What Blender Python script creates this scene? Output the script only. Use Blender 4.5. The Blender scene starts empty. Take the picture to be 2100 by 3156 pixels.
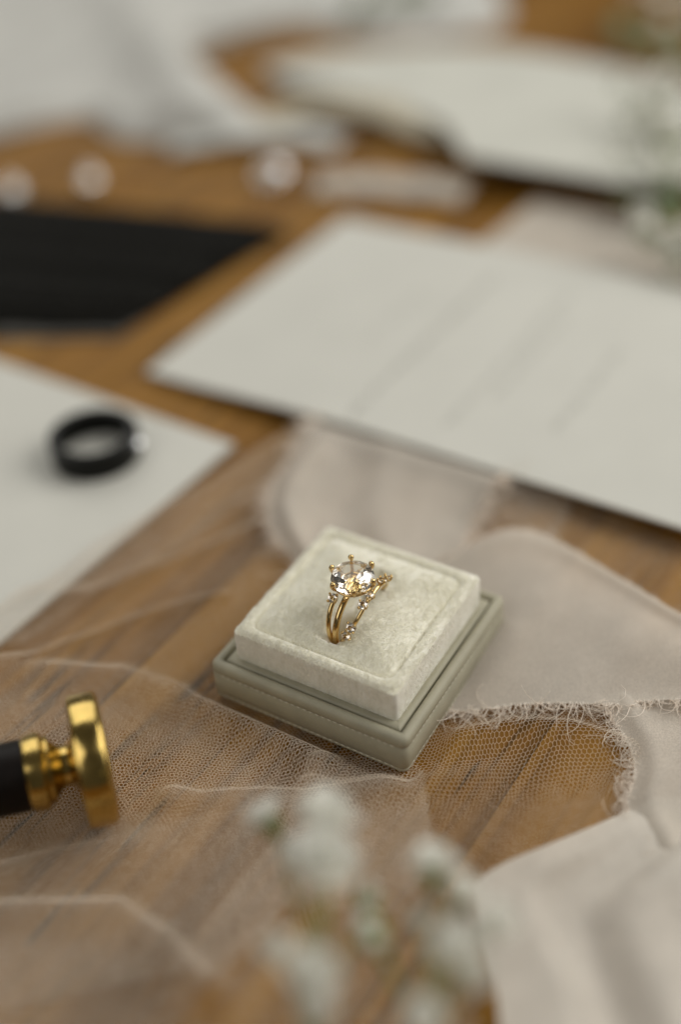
import bpy, bmesh, math, random
import numpy as np
from mathutils import Vector, Matrix, Euler

# ------------------------------------------------------------------ camera, world, light
# All coordinates below are written in centimetres; S turns them into metres.
S = 0.01
sc = bpy.context.scene
col = sc.collection
random.seed(7)
rng = np.random.default_rng(11)
R = math.radians

PITCH, ROLL = 0.679144579, -0.068386061
cd = bpy.data.cameras.new('camera')
cam = bpy.data.objects.new('camera', cd)
col.objects.link(cam)
cd.sensor_fit = 'VERTICAL'
cd.sensor_height = 36.0
cd.sensor_width = 24.0
cd.lens = 36.0 * 3800 / 3156
cd.clip_start = 0.005
cd.clip_end = 20.0
cam.location = (-0.2759 * S, -20.394 * S, 21.080 * S)
_F = Vector((0, math.cos(PITCH), -math.sin(PITCH)))
_U = Vector((0, math.sin(PITCH), math.cos(PITCH)))
_X = Vector((1, 0, 0))
_R2 = math.cos(ROLL) * _X + math.sin(ROLL) * _U
_U2 = -math.sin(ROLL) * _X + math.cos(ROLL) * _U
cam.rotation_euler = Matrix((_R2, _U2, -_F)).transposed().to_euler()
cd.dof.use_dof = True
cd.dof.focus_distance = 26.75 * S
cd.dof.aperture_fstop = 2.4
sc.camera = cam

w = bpy.data.worlds.new('World')
sc.world = w
w.use_nodes = True
bg = w.node_tree.nodes['Background']
bg.inputs[0].default_value = (1.0, 0.96, 0.88, 1)
bg.inputs[1].default_value = 0.065

def window_light(name, loc, size_x, size_y, power, color, target=(0, 3, 0)):
    ld = bpy.data.lights.new(name, 'AREA')
    ld.shape = 'RECTANGLE'
    ld.size, ld.size_y = size_x * S, size_y * S
    ld.energy = power
    ld.color = color
    o = bpy.data.objects.new(name, ld)
    col.objects.link(o)
    o.location = Vector(loc) * S
    o.rotation_euler = (Vector(target) - Vector(loc)).to_track_quat('-Z', 'Y').to_euler()
    return o
window_light('window_light', (118, 18, 92), 130, 120, 21.0, (1.0, 0.98, 0.93))
window_light('back_window_light', (-30, 120, 115), 150, 140, 11.0, (1.0, 0.99, 0.95))
window_light('side_fill_light', (-85, -75, 115), 110, 110, 6.2, (1.0, 0.98, 0.94))  # fill lamp added to brighten the front-left faces, not a window

sc.view_settings.view_transform = 'Standard'
sc.view_settings.look = 'None'
sc.view_settings.exposure = 0.0
sc.view_settings.gamma = 1.0
sc.view_settings.use_curve_mapping = False
sc.cycles.max_bounces = 16
sc.cycles.diffuse_bounces = 12
sc.cycles.transmission_bounces = 12
sc.cycles.transparent_max_bounces = 24
sc.cycles.glossy_bounces = 8
sc.cycles.caustics_refractive = True
sc.cycles.blur_glossy = 0.3
sc.cycles.sample_clamp_indirect = 6.0
sc.cycles.use_denoising = True
try:
    sc.cycles.denoiser = 'OPENIMAGEDENOISE'
    sc.cycles.denoising_input_passes = 'RGB_ALBEDO_NORMAL'
except Exception:
    pass

# ------------------------------------------------------------------ helpers
def np_mesh(name, v, faces):
    """v (n,3) cm, faces (m,k) one face size"""
    me = bpy.data.meshes.new(name)
    v = np.asarray(v, dtype=np.float32) * S
    f = np.asarray(faces, dtype=np.int32)
    m, k = f.shape
    me.vertices.add(len(v))
    me.vertices.foreach_set('co', v.ravel())
    me.loops.add(m * k)
    me.loops.foreach_set('vertex_index', f.ravel())
    me.polygons.add(m)
    me.polygons.foreach_set('loop_start', np.arange(0, m * k, k, dtype=np.int32))
    me.polygons.foreach_set('loop_total', np.full(m, k, dtype=np.int32))
    me.update(calc_edges=True)
    me.validate()
    return me

def py_mesh(name, v, faces):
    me = bpy.data.meshes.new(name)
    me.from_pydata([tuple(float(c) * S for c in p) for p in v], [], [tuple(f) for f in faces])
    me.update()
    return me

def smooth(me, on=True, angle=None):
    me.polygons.foreach_set('use_smooth', [on] * len(me.polygons))
    if angle is not None:
        try:
            me.set_sharp_from_angle(angle=R(angle))
        except Exception:
            pass
    return me

def obj(name, me, mat, parent=None, loc=None, rot=None, scale=None):
    o = bpy.data.objects.new(name, me)
    col.objects.link(o)
    if mat is not None and len(me.materials) == 0:
        me.materials.append(mat)
    if parent is not None:
        o.parent = parent
    if loc is not None:
        o.location = Vector(loc) * S
    if rot is not None:
        o.rotation_euler = rot
    if scale is not None:
        o.scale = (scale,) * 3 if not hasattr(scale, '__len__') else scale
    return o

def empty(name, loc=(0, 0, 0), rot=(0, 0, 0)):
    o = bpy.data.objects.new(name, None)
    col.objects.link(o)
    o.location = Vector(loc) * S
    o.rotation_euler = rot
    o.empty_display_size = 0.005
    return o

def tag(o, label=None, cat=None, group=None, kind=None):
    if label: o['label'] = label
    if cat: o['category'] = cat
    if group: o['group'] = group
    if kind: o['kind'] = kind
    return o

def lathe(prof, n=48):
    """profile [(r, s)] round the X axis; s runs along +X"""
    v, f = [], []
    for r, s in prof:
        for k in range(n):
            a = 2 * math.pi * k / n
            v.append((s, r * math.cos(a), r * math.sin(a)))
    m = len(prof)
    for i in range(m - 1):
        for k in range(n):
            f.append((i * n + k, i * n + (k + 1) % n, (i + 1) * n + (k + 1) % n, (i + 1) * n + k))
    f.append(tuple(range(n))[::-1])
    f.append(tuple((m - 1) * n + k for k in range(n)))
    return v, f

def tube(pts, rad, n=8, closed=False):
    pts = [Vector(p) for p in pts]
    m = len(pts)
    if not hasattr(rad, '__len__'): rad = [rad] * m
    v, f = [], []
    prev = None
    for i in range(m):
        if closed: t = pts[(i + 1) % m] - pts[i - 1]
        else: t = pts[min(i + 1, m - 1)] - pts[max(i - 1, 0)]
        t.normalize()
        if prev is None:
            a = Vector((0, 0, 1)) if abs(t.z) < .9 else Vector((1, 0, 0))
            nrm = (a - t * a.dot(t)).normalized()
        else:
            nrm = (prev - t * prev.dot(t)).normalized()
        prev = nrm
        b = t.cross(nrm)
        for k in range(n):
            a = 2 * math.pi * k / n
            v.append(pts[i] + (nrm * math.cos(a) + b * math.sin(a)) * rad[i])
    for i in range(m if closed else m - 1):
        j = (i + 1) % m
        for k in range(n):
            f.append((i * n + k, i * n + (k + 1) % n, j * n + (k + 1) % n, j * n + k))
    if not closed:
        f.append(tuple(range(n))[::-1])
        f.append(tuple((m - 1) * n + k for k in range(n)))
    return v, f

class Bag:
    def __init__(self): self.v, self.f = [], []
    def add(self, vf, M=None):
        b = len(self.v)
        v, f = vf
        self.v += [(M @ Vector(p)) if M is not None else p for p in v]
        self.f += [tuple(i + b for i in q) for q in f]
        return self
    def mesh(self, name, sm=True, angle=None):
        return smooth(py_mesh(name, self.v, self.f), sm, angle)

def ball(r=1.0, seg=10, ring=7, sc3=(1, 1, 1)):
    v, f = [(0, 0, r * sc3[2])], []
    for i in range(1, ring):
        a = math.pi * i / ring
        for k in range(seg):
            b = 2 * math.pi * k / seg
            v.append((r * math.sin(a) * math.cos(b) * sc3[0], r * math.sin(a) * math.sin(b) * sc3[1], r * math.cos(a) * sc3[2]))
    v.append((0, 0, -r * sc3[2]))
    for k in range(seg): f.append((0, 1 + k, 1 + (k + 1) % seg))
    for i in range(ring - 2):
        for k in range(seg):
            a = 1 + i * seg + k; b = 1 + i * seg + (k + 1) % seg
            f.append((a, a + seg, b + seg, b))
    L = len(v) - 1; q = 1 + (ring - 2) * seg
    for k in range(seg): f.append((L, q + (k + 1) % seg, q + k))
    return v, f

def spline(pts, n):
    """Catmull-Rom through pts (tuples of any length), n samples"""
    P = np.array(pts, float)
    P = np.vstack([2 * P[0] - P[1], P, 2 * P[-1] - P[-2]])
    m = len(P) - 3
    out = []
    for i in range(n):
        t = i / (n - 1) * m
        k = min(int(t), m - 1); t -= k
        a, b, c, d = P[k], P[k + 1], P[k + 2], P[k + 3]
        out.append(0.5 * ((2 * b) + (-a + c) * t + (2 * a - 5 * b + 4 * c - d) * t * t + (-a + 3 * b - 3 * c + d) * t ** 3))
    return np.array(out)

def seg_dist(px, py, poly):
    """distance from points to a polyline"""
    d = np.full(px.shape, 1e9)
    for (x0, y0), (x1, y1) in zip(poly[:-1], poly[1:]):
        dx, dy = x1 - x0, y1 - y0
        t = np.clip(((px - x0) * dx + (py - y0) * dy) / (dx * dx + dy * dy), 0, 1)
        d = np.minimum(d, np.hypot(px - x0 - t * dx, py - y0 - t * dy))
    return d

def inside(px, py, poly):
    r = np.zeros(px.shape, bool)
    n = len(poly)
    for i in range(n):
        x0, y0 = poly[i]; x1, y1 = poly[(i + 1) % n]
        if y0 == y1: continue
        c = ((y0 > py) != (y1 > py)) & (px < (x1 - x0) * (py - y0) / (y1 - y0) + x0)
        r ^= c
    return r

class VNoise:
    """smooth 2-D value noise, one lattice cell per unit"""
    def __init__(self, seed): self.t = np.random.default_rng(seed).random((64, 64))
    def __call__(self, x, y):
        x = np.asarray(x, float); y = np.asarray(y, float)
        i = np.floor(x).astype(int); j = np.floor(y).astype(int)
        u = x - i; v = y - j
        u = u * u * (3 - 2 * u); v = v * v * (3 - 2 * v)
        t = self.t
        a = t[i % 64, j % 64]; b = t[(i + 1) % 64, j % 64]; c = t[i % 64, (j + 1) % 64]; d = t[(i + 1) % 64, (j + 1) % 64]
        return (a * (1 - u) + b * u) * (1 - v) + (c * (1 - u) + d * u) * v - 0.5
n1, n2, n3 = VNoise(1), VNoise(2), VNoise(3)

# ------------------------------------------------------------------ materials
def mat(name):
    m = bpy.data.materials.new(name)
    m.use_nodes = True
    nt = m.node_tree
    return m, nt, nt.nodes['Principled BSDF'], nt.nodes['Material Output']

def setp(b, **k):
    for a, v in k.items():
        a = a.replace('_', ' ')
        if a in b.inputs:
            s = b.inputs[a]
            s.default_value = (*v, 1) if (hasattr(v, '__len__') and len(v) == 3 and s.type == 'RGBA') else v

def coords(nt, scale=(100, 100, 100), rnd=False):
    tc = nt.nodes.new('ShaderNodeTexCoord')
    mp = nt.nodes.new('ShaderNodeMapping')
    mp.inputs['Scale'].default_value = scale
    nt.links.new(tc.outputs['Object'], mp.inputs['Vector'])
    if rnd:
        oi = nt.nodes.new('ShaderNodeObjectInfo')
        ml = nt.nodes.new('ShaderNodeMath'); ml.operation = 'MULTIPLY'; ml.inputs[1].default_value = 60
        nt.links.new(oi.outputs['Random'], ml.inputs[0])
        nt.links.new(ml.outputs[0], mp.inputs['Location'])
    return mp.outputs[0]

def noise(nt, vec, scale, detail=4, rough=.55, dist=0):
    n = nt.nodes.new('ShaderNodeTexNoise')
    n.inputs['Scale'].default_value = scale
    n.inputs['Detail'].default_value = detail
    n.inputs['Roughness'].default_value = rough
    n.inputs['Distortion'].default_value = dist
    nt.links.new(vec, n.inputs['Vector'])
    return n.outputs['Fac']

def ramp(nt, fac, stops):
    r = nt.nodes.new('ShaderNodeValToRGB')
    e = r.color_ramp.elements
    while len(e) < len(stops): e.new(.5)
    for q, (p, c) in zip(e, stops):
        q.position = p
        q.color = (*c, 1) if hasattr(c, '__len__') else (c, c, c, 1)
    nt.links.new(fac, r.inputs['Fac'])
    return r.outputs['Color']

def mixc(nt, fac, a, b, mode='MIX'):
    m = nt.nodes.new('ShaderNodeMix'); m.data_type = 'RGBA'; m.blend_type = mode
    for s, x in ((m.inputs['Factor'], fac), (m.inputs['A'], a), (m.inputs['B'], b)):
        if hasattr(x, 'is_linked') or hasattr(x, 'links'): nt.links.new(x, s)
        elif hasattr(x, '__len__'): s.default_value = (*x, 1)
        else: s.default_value = x
    return m.outputs['Result']

def bump(nt, b, height, strength, dist):
    n = nt.nodes.new('ShaderNodeBump')
    n.inputs['Strength'].default_value = strength
    n.inputs['Distance'].default_value = dist * S
    nt.links.new(height, n.inputs['Height'])
    nt.links.new(n.outputs[0], b.inputs['Normal'])
    return n

def math_node(nt, op, a, b):
    m = nt.nodes.new('ShaderNodeMath'); m.operation = op
    for s, x in zip(m.inputs, (a, b)):
        if hasattr(x, 'links'): nt.links.new(x, s)
        else: s.default_value = x
    return m.outputs[0]

# wood: long grain along local X, dark open pores
MW, nt, b, _ = mat('oiled oak')
v = coords(nt, (7, 100, 100), True)
g1 = noise(nt, v, .55, 6, .62, .6)
v2 = coords(nt, (4, 330, 100), True)
g2 = noise(nt, v2, 1.0, 5, .65, .2)
v3 = coords(nt, (45, 620, 100), True)
g3 = noise(nt, v3, 1.0, 2, .5)
c1 = ramp(nt, g1, [(.22, (.066, .028, .004)), (.45, (.205, .094, .014)), (.62, (.295, .147, .025)), (.85, (.37, .196, .040))])
c2 = ramp(nt, g2, [(.28, (.42, .36, .29)), (.44, (.94, .94, .94)), (.74, (1.15, 1.13, 1.10))])
c3 = mixc(nt, 1.0, c1, c2, 'MULTIPLY')
pore = ramp(nt, g3, [(.36, 1), (.43, 0)])
pm = ramp(nt, noise(nt, coords(nt, (9, 60, 100), True), 1.0, 3), [(.50, 0), (.60, 1)])
pf = mixc(nt, 1.0, pore, pm, 'MULTIPLY')
c4 = mixc(nt, pf, c3, (.018, .010, .006))
nt.links.new(c4, b.inputs['Base Color'])
setp(b, Roughness=.46)
b.inputs['Specular IOR Level'].default_value = .10
bump(nt, b, math_node(nt, 'SUBTRACT', g2, pf), .5, .02)

def plain(name, color, rough, metal=0, var=.06, vscale=2.0, bscale=None, bstr=.3, bdist=.01, spec=.5, **k):
    m, nt, b, _ = mat(name)
    v = coords(nt)
    n = noise(nt, v, vscale, 4)
    lo = tuple(c * (1 - var) for c in color); hi = tuple(min(1, c * (1 + var)) for c in color)
    nt.links.new(ramp(nt, n, [(.3, lo), (.7, hi)]), b.inputs['Base Color'])
    setp(b, Roughness=rough, Metallic=metal, **k)
    b.inputs['Specular IOR Level'].default_value = spec
    if bscale: bump(nt, b, noise(nt, v, bscale, 4), bstr, bdist)
    return m

M_under = plain('dark underside', (.03, .018, .010), .7)
M_paper = plain('ivory card stock', (.58, .57, .515), .75, var=.025, vscale=.5, bscale=30, bstr=.35, bdist=.008, spec=.25)
M_paper2 = plain('warm handmade paper', (.555, .55, .49), .8, var=.05, vscale=.4, bscale=14, bstr=.5, bdist=.02, spec=.2)
M_ink = plain('pale grey ink', (.20, .19, .16), .8)
M_leather = plain('sage leatherette', (.385, .36, .265), .52, var=.09, vscale=1.6, bscale=48, bstr=.8, bdist=.011, spec=.40)
M_thread = plain('sage thread', (.62, .60, .49), .6)
M_gold = plain('polished yellow gold', (.70, .51, .235), .12, 1, var=.04)
M_silver = plain('polished silver', (.88, .88, .88), .10, 1, var=.02)
M_brass = plain('polished brass', (.58, .41, .13), .21, 1, var=.16, vscale=2.2, bscale=22, bstr=.10, bdist=.006)
_nt = M_brass.node_tree; _b = _nt.nodes['Principled BSDF']
_v = coords(_nt, (9000, 300, 300))
_n = noise(_nt, _v, 1.0, 2)
_sm = noise(_nt, coords(_nt), 3.5, 4)
_nt.links.new(ramp(_nt, _sm, [(.35, .14), (.65, .24)]), _b.inputs['Roughness'])
bump(_nt, _b, _n, .10, .003)
M_handle = plain('dark stained wood', (.006, .004, .003), .45, var=.3, vscale=5, spec=.15)
M_blackmetal = plain('black tungsten', (.004, .004, .003), .30, 0, var=.1, spec=.18)
M_blackcloth = plain('black satin cloth', (.006, .0055, .004), .6, var=.25, vscale=1.5, bscale=40, bstr=.3, bdist=.01, spec=.05)
M_greyhem = plain('grey satin hem', (.07, .066, .055), .5)
M_petal_nodes = None
M_stem = plain('green stem', (.16, .21, .05), .6, var=.25, vscale=4)
M_leaf = plain('dusty green leaf', (.13, .16, .075), .6, var=.3, vscale=2)
M_pearl = plain('white pearl', (.80, .78, .72), .18, spec=.6, Coat_Weight=.5)

def cloth_mat(name, color, transp, transl, weave=True):
    m, nt, b, out = mat(name)
    v = coords(nt)
    n = noise(nt, v, 1.3, 4)
    lo = tuple(c * .93 for c in color); hi = tuple(min(1, c * 1.05) for c in color)
    cc = ramp(nt, n, [(.3, lo), (.7, hi)])
    d = nt.nodes.new('ShaderNodeBsdfDiffuse'); nt.links.new(cc, d.inputs['Color'])
    t = nt.nodes.new('ShaderNodeBsdfTranslucent'); nt.links.new(cc, t.inputs['Color'])
    mx = nt.nodes.new('ShaderNodeMixShader'); mx.inputs[0].default_value = transl
    nt.links.new(d.outputs[0], mx.inputs[1]); nt.links.new(t.outputs[0], mx.inputs[2])
    nt.nodes.remove(b)
    last = mx.outputs[0]
    if transp > 0:
        tr = nt.nodes.new('ShaderNodeBsdfTransparent')
        m2 = nt.nodes.new('ShaderNodeMixShader')
        wv = noise(nt, v, 30, 2, .6)
        fac = ramp(nt, wv, [(.36, transp * .6), (.66, min(1, transp * 1.5))])
        nt.links.new(fac, m2.inputs[0])
        nt.links.new(last, m2.inputs[1]); nt.links.new(tr.outputs[0], m2.inputs[2])
        last = m2.outputs[0]
    if weave:
        bn = nt.nodes.new('ShaderNodeBump'); bn.inputs['Strength'].default_value = .14; bn.inputs['Distance'].default_value = .012 * S
        nt.links.new(noise(nt, v, 26, 2), bn.inputs['Height'])
        nt.links.new(bn.outputs[0], d.inputs['Normal'])
    nt.links.new(last, out.inputs['Surface'])
    return m
M_chiffon = cloth_mat('sheer blush chiffon', (.72, .66, .575), .22, .25)
M_double = cloth_mat('doubled blush chiffon', (.76, .71, .63), .12, .25)
M_fray = cloth_mat('chiffon thread', (.93, .86, .77), 0, .3, False)
M_tulle = cloth_mat('tulle thread', (.95, .87, .755), 0, .35, False)
M_gauze = cloth_mat('white gauze', (.70, .695, .65), .03, .25)
M_cream = cloth_mat('cream silk', (.62, .56, .43), .05, .3)
M_petal = cloth_mat('white petal', (.95, .945, .90), 0, .40, False)
M_fibre, nt, b, out = mat('velvet pile')
v = coords(nt)
cc = ramp(nt, noise(nt, v, 34, 2), [(.32, (.84, .82, .72)), (.5, (.95, .935, .86)), (.7, (.98, .97, .915))])
d_ = nt.nodes.new('ShaderNodeBsdfDiffuse'); t_ = nt.nodes.new('ShaderNodeBsdfTranslucent'); g_ = nt.nodes.new('ShaderNodeBsdfGlossy')
nt.links.new(cc, d_.inputs['Color']); nt.links.new(cc, t_.inputs['Color'])
g_.inputs['Color'].default_value = (.86, .86, .80, 1); g_.inputs['Roughness'].default_value = .42
x1 = nt.nodes.new('ShaderNodeMixShader'); x1.inputs[0].default_value = .45
x2 = nt.nodes.new('ShaderNodeMixShader'); x2.inputs[0].default_value = .15
nt.links.new(d_.outputs[0], x1.inputs[1]); nt.links.new(t_.outputs[0], x1.inputs[2])
nt.links.new(x1.outputs[0], x2.inputs[1]); nt.links.new(g_.outputs[0], x2.inputs[2])
nt.links.new(x2.outputs[0], out.inputs['Surface'])

MV, nt, b, _ = mat('sage velvet')
v = coords(nt, (700, 130, 300))
v.node.inputs['Rotation'].default_value = (0, 0, R(-20))
nz = noise(nt, v, 1.0, 4, .65)
nt.links.new(ramp(nt, nz, [(.3, (.78, .755, .655)), (.55, (.89, .868, .775)), (.7, (.93, .915, .84))]), b.inputs['Base Color'])
setp(b, Roughness=.9, Sheen_Weight=.6, Sheen_Roughness=.4)
b.inputs['Specular IOR Level'].default_value = .1
bump(nt, b, nz, .7, .03)

MG, nt, b, out = mat('diamond')
g = nt.nodes.new('ShaderNodeBsdfGlass')
g.inputs['IOR'].default_value = 1.68
g.inputs['Roughness'].default_value = 0.0
g.inputs['Color'].default_value = (1, .99, .97, 1)
nt.links.new(g.outputs[0], out.inputs['Surface'])

# ------------------------------------------------------------------ table of planks
PD = R(54.4)                      # direction the planks run
PWID = 9.2
table = obj('wooden_table', None or py_mesh('table_slab', [(x, y, z) for z in (-4, -.55) for x, y in ((-90, -45), (90, -45), (90, 110), (-90, 110))],
            [(0, 3, 2, 1), (4, 5, 6, 7), (0, 1, 5, 4), (1, 2, 6, 5), (2, 3, 7, 6), (3, 0, 4, 7)]), M_under)
tag(table, kind='structure')
def plank_mesh():
    bm = bmesh.new()
    bmesh.ops.create_cube(bm, size=1)
    for q in bm.verts: q.co = (q.co.x * 170 * S, q.co.y * (PWID - .022) * S, q.co.z * .5 * S)
    bmesh.ops.bevel(bm, geom=[e for e in bm.edges if abs(e.verts[0].co.x - e.verts[1].co.x) > .5], offset=.03 * S, segments=2, affect='EDGES')
    me = bpy.data.meshes.new('plank'); bm.to_mesh(me); bm.free()
    return smooth(me, True, 40)
pme = plank_mesh()
# joint lines lie at n.p = 4.63 + k*9.2 with n = (sin, -cos)
nx, ny = math.sin(PD), -math.cos(PD)
for k in range(-8, 8):
    c = 4.63 + PWID * (k + .5)
    sh = random.uniform(-6, 6)
    p = (nx * c + math.cos(PD) * (sh + 14), ny * c + math.sin(PD) * (sh + 14), -.25 + random.uniform(-.008, 0))
    obj('plank', pme, MW, table, p, (0, 0, PD))

# ------------------------------------------------------------------ ring box
BY = -0.572833077
BZ = 0.045
H1, H2 = 1.154, 1.985
def rsq(half, rad, n=6, per=1):
    """rounded square outline, ccw; per = extra points on each straight side"""
    pts = []
    rad = max(rad, 1e-3)
    for q in range(4):
        cx, cy = [(1, 1), (-1, 1), (-1, -1), (1, -1)][q]
        for i in range(n + 1):
            a = math.pi / 2 * (q + i / n)
            pts.append((cx * (half - rad) + rad * math.cos(a), cy * (half - rad) + rad * math.sin(a)))
        nxq = [(-1, 1), (-1, -1), (1, -1), (1, 1)][q]
        a = math.pi / 2 * (q + 1)
        ex, ey = cx * (half - rad) + rad * math.cos(a), cy * (half - rad) + rad * math.sin(a)
        sx, sy = nxq[0] * (half - rad) + rad * math.cos(a), nxq[1] * (half - rad) + rad * math.sin(a)
        for i in range(1, per):
            t = i / per
            pts.append((ex + (sx - ex) * t, ey + (sy - ey) * t))
    return pts

def sweep(prof, half, rad, per=12, cap=None):
    """prof [(inset, z)]; sweeps it round a rounded square"""
    v, f = [], []
    n = None
    for ins, z in prof:
        ring = rsq(half - ins, max(rad - ins, .02), 6, per)
        n = len(ring)
        v += [(x, y, z) for x, y in ring]
    for i in range(len(prof) - 1):
        for k in range(n):
            f.append((i * n + k, i * n + (k + 1) % n, (i + 1) * n + (k + 1) % n, (i + 1) * n + k))
    if cap == 'end': f.append(tuple((len(prof) - 1) * n + k for k in range(n)))
    if cap == 'both':
        f.append(tuple((len(prof) - 1) * n + k for k in range(n)))
        f.append(tuple(range(n))[::-1])
    return v, f

box = empty('ring_box', (0, 0, BZ), (0, 0, BY))
tag(box, 'sage green ring box with leather base and cream velvet slot cushion, lid off', 'ring box')
H = H1 - BZ
prof = [(.10, 0), (.03, .02), (.0, .07), (-.012, .105), (.014, .135), (-.014, .165), (-.025, H * .45), (-.014, H - .345), (.014, H - .315), (-.014, H - .285),
        (-.02, H - .16), (-.01, H - .09), (.03, H - .035), (.09, H - .005), (.16, H - .008), (.20, H - .04), (.222, H - .10), (.228, H - .42)]
obj('leather_wall', Bag().add(sweep(prof, 2.5, .17, 20)).mesh('leather_wall', True, 75), M_leather, box)
prof = [(.262, H - .45), (.262, H - .12), (.272, H - .08), (.30, H - .055), (.36, H - .045), (.46, H - .045), (.48, H - .08), (.50, H - .4)]
obj('inner_lip', Bag().add(sweep(prof, 2.5, .17, 14)).mesh('inner_lip', True, 75), M_leather, box)
obj('box_floor', Bag().add(sweep([(.05, .015), (.05, .1), (.3, .12)], 2.5, .17, 4, 'both')).mesh('box_floor'), M_leather, box)
# stitching: little dashes sunk along two lines on every wall
def stitch_line(z, out, half):
    bag = Bag()
    step = .155
    for side in range(4):
        Mr = Matrix.Rotation(side * math.pi / 2, 4, 'Z')
        n = int((2 * half - .5) / step)
        for i in range(n):
            x = -half + .25 + (i + .5) * step + random.uniform(-.006, .006)
            L = .098
            p0 = Vector((x - L / 2, -half - out + .006, z)); p1 = Vector((x + L / 2, -half - out + .006, z - .004))
            md = (p0 + p1) / 2 + Vector((0, -.012, 0))
            bag.add(tube([p0, md, p1], [.013, .018, .013], 5), Mr)
    return bag
st = stitch_line(H - .315, -.004, 2.5)
st2 = stitch_line(.135, -.004, 2.5)
for q in (st, st2):
    tag(obj('stitching', q.mesh('stitching'), M_thread, box), kind='stuff')

# velvet cushion : rim band, seam groove and domed pillow with a slit
PH = 2.06                      # half side of the cushion block
RZ = H2 - BZ                   # rim height above the box bottom
def sstep(a, b, x):
    t = np.clip((x - a) / (b - a), 0, 1)
    return t * t * (3 - 2 * t)
SLX = 0.09
def pad_z(x, y):
    q = (np.abs(x) ** 16 + np.abs(y) ** 16) ** (1 / 16)        # rounded-square radius
    rim = RZ - .085 * sstep(PH - .14, PH, q) ** 2
    pil = RZ - .05 + .34 * (1 - (np.clip(q / (PH - .30), 0, 1)) ** 2.4) + .02 * n1(x * 1.5 + 9, y * 1.5 + 4)
    gro = .12 * np.exp(-((q - (PH - .29)) / .036) ** 2)
    t = sstep(PH - .36, PH - .26, q)
    z = pil * (1 - t) + rim * t - gro
    # slit along y, opened by the rings
    along = sstep(-1.50, -1.34, y) * (1 - sstep(.75, 1.05, y))
    wid = .03 + .26 * sstep(-1.52, -.98, y) * (1 - .85 * sstep(-.85, -.3, y))
    dx = np.abs(x - SLX)
    z = z - along * (1.0 * (1 - sstep(wid * .7, wid * 1.15, dx)) + .20 * np.exp(-(dx / .36) ** 2))
    return z
N = 210
gx = np.linspace(-PH, PH, N)
# finer columns round the slit
X, Y = np.meshgrid(gx, gx, indexing='ij')
# pull the grid corners onto a rounded square
def roundsq(X, Y, half, rad):
    ax, ay = np.abs(X), np.abs(Y)
    c = half - rad
    ox, oy = np.maximum(ax - c, 0), np.maximum(ay - c, 0)
    m = np.maximum(ox, oy); h = np.hypot(ox, oy)
    k = np.where(h > 1e-9, m / np.maximum(h, 1e-9), 1)
    return np.sign(X) * (np.minimum(ax, c) + ox * k), np.sign(Y) * (np.minimum(ay, c) + oy * k)
X, Y = roundsq(X, Y, PH, .10)
Z = pad_z(X, Y)
V = np.stack([X, Y, Z], -1).reshape(-1, 3)
I = np.arange(N * N).reshape(N, N)
F = np.stack([I[:-1, :-1], I[1:, :-1], I[1:, 1:], I[:-1, 1:]], -1).reshape(-1, 4)
cush = obj('velvet_cushion', smooth(np_mesh('velvet_cushion', V, F)), MV, box)
side_prof = [(.0, RZ - .085), (-.015, RZ - .17), (-.02, RZ - .5), (-.01, H - .12), (.03, H - .3)]
obj('cushion_side', Bag().add(sweep(side_prof, PH, .10, 20)).mesh('cushion_side'), MV, box)

# the pile: short leaning fibres, each a sliver
def fibres(P, Nn, lean, length, width, seed):
    g = np.random.default_rng(seed)
    n = len(P)
    L = length * (.6 + .8 * g.random(n))[:, None]
    jit = g.normal(0, .33, (n, 3))
    D = Nn * .42 + lean + jit * .40
    D /= np.linalg.norm(D, axis=1)[:, None]
    side = np.cross(D, g.normal(0, 1, (n, 3)))
    side /= np.maximum(np.linalg.norm(side, axis=1), 1e-6)[:, None]
    wv = width * (.6 + .8 * g.random(n))[:, None]
    a = P - side * wv; b_ = P + side * wv
    mid = P + D * L * .55 + Nn * L * .05
    tip = P + D * L - Nn * L * .12
    c0 = mid - side * wv * .8; c1 = mid + side * wv * .8
    V = np.stack([a, b_, c1, c0, tip], 1).reshape(-1, 3)
    i = np.arange(n)[:, None] * 5
    F = np.concatenate([i + [0, 1, 2], i + [0, 2, 3], i + [3, 2, 4]], 0)
    return V, F
nf = 85000
px = rng.uniform(-PH, PH, nf); py = rng.uniform(-PH, PH, nf)
px, py = roundsq(px, py, PH, .10)
pz = pad_z(px, py)
e = .01
zx = (pad_z(px + e, py) - pad_z(px - e, py)) / (2 * e); zy = (pad_z(px, py + e) - pad_z(px, py - e)) / (2 * e)
keep = (np.abs((np.abs(px) ** 16 + np.abs(py) ** 16) ** (1 / 16) - (PH - .29)) > .028) & (pz > RZ - .22) & (np.hypot(zx, zy) < 3.5)
px, py, pz, zx, zy = (q[keep] for q in (px, py, pz, zx, zy))
nn = np.stack([-zx, -zy, np.ones_like(zx)], -1); nn /= np.linalg.norm(nn, axis=1)[:, None]
# the nap: swirls in patches, brushed towards the right corner
th = R(-70) + 1.1 * n1(px * .8 + 3, py * .8 + 7) + .5 * n2(px * 3.1, py * 3.1 + 5) + .9 * n3(px * 11, py * 11)
mag = 1.0 + .35 * n2(px * 1.3 + 11, py * 1.3) + .9 * n1(px * 13 + 2, py * 5 + 9)
lean = np.stack([np.cos(th) * mag, np.sin(th) * mag, np.zeros_like(th)], -1)
V1, F1 = fibres(np.stack([px, py, pz - .005], -1), nn, lean, .085, .0036, 3)
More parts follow.
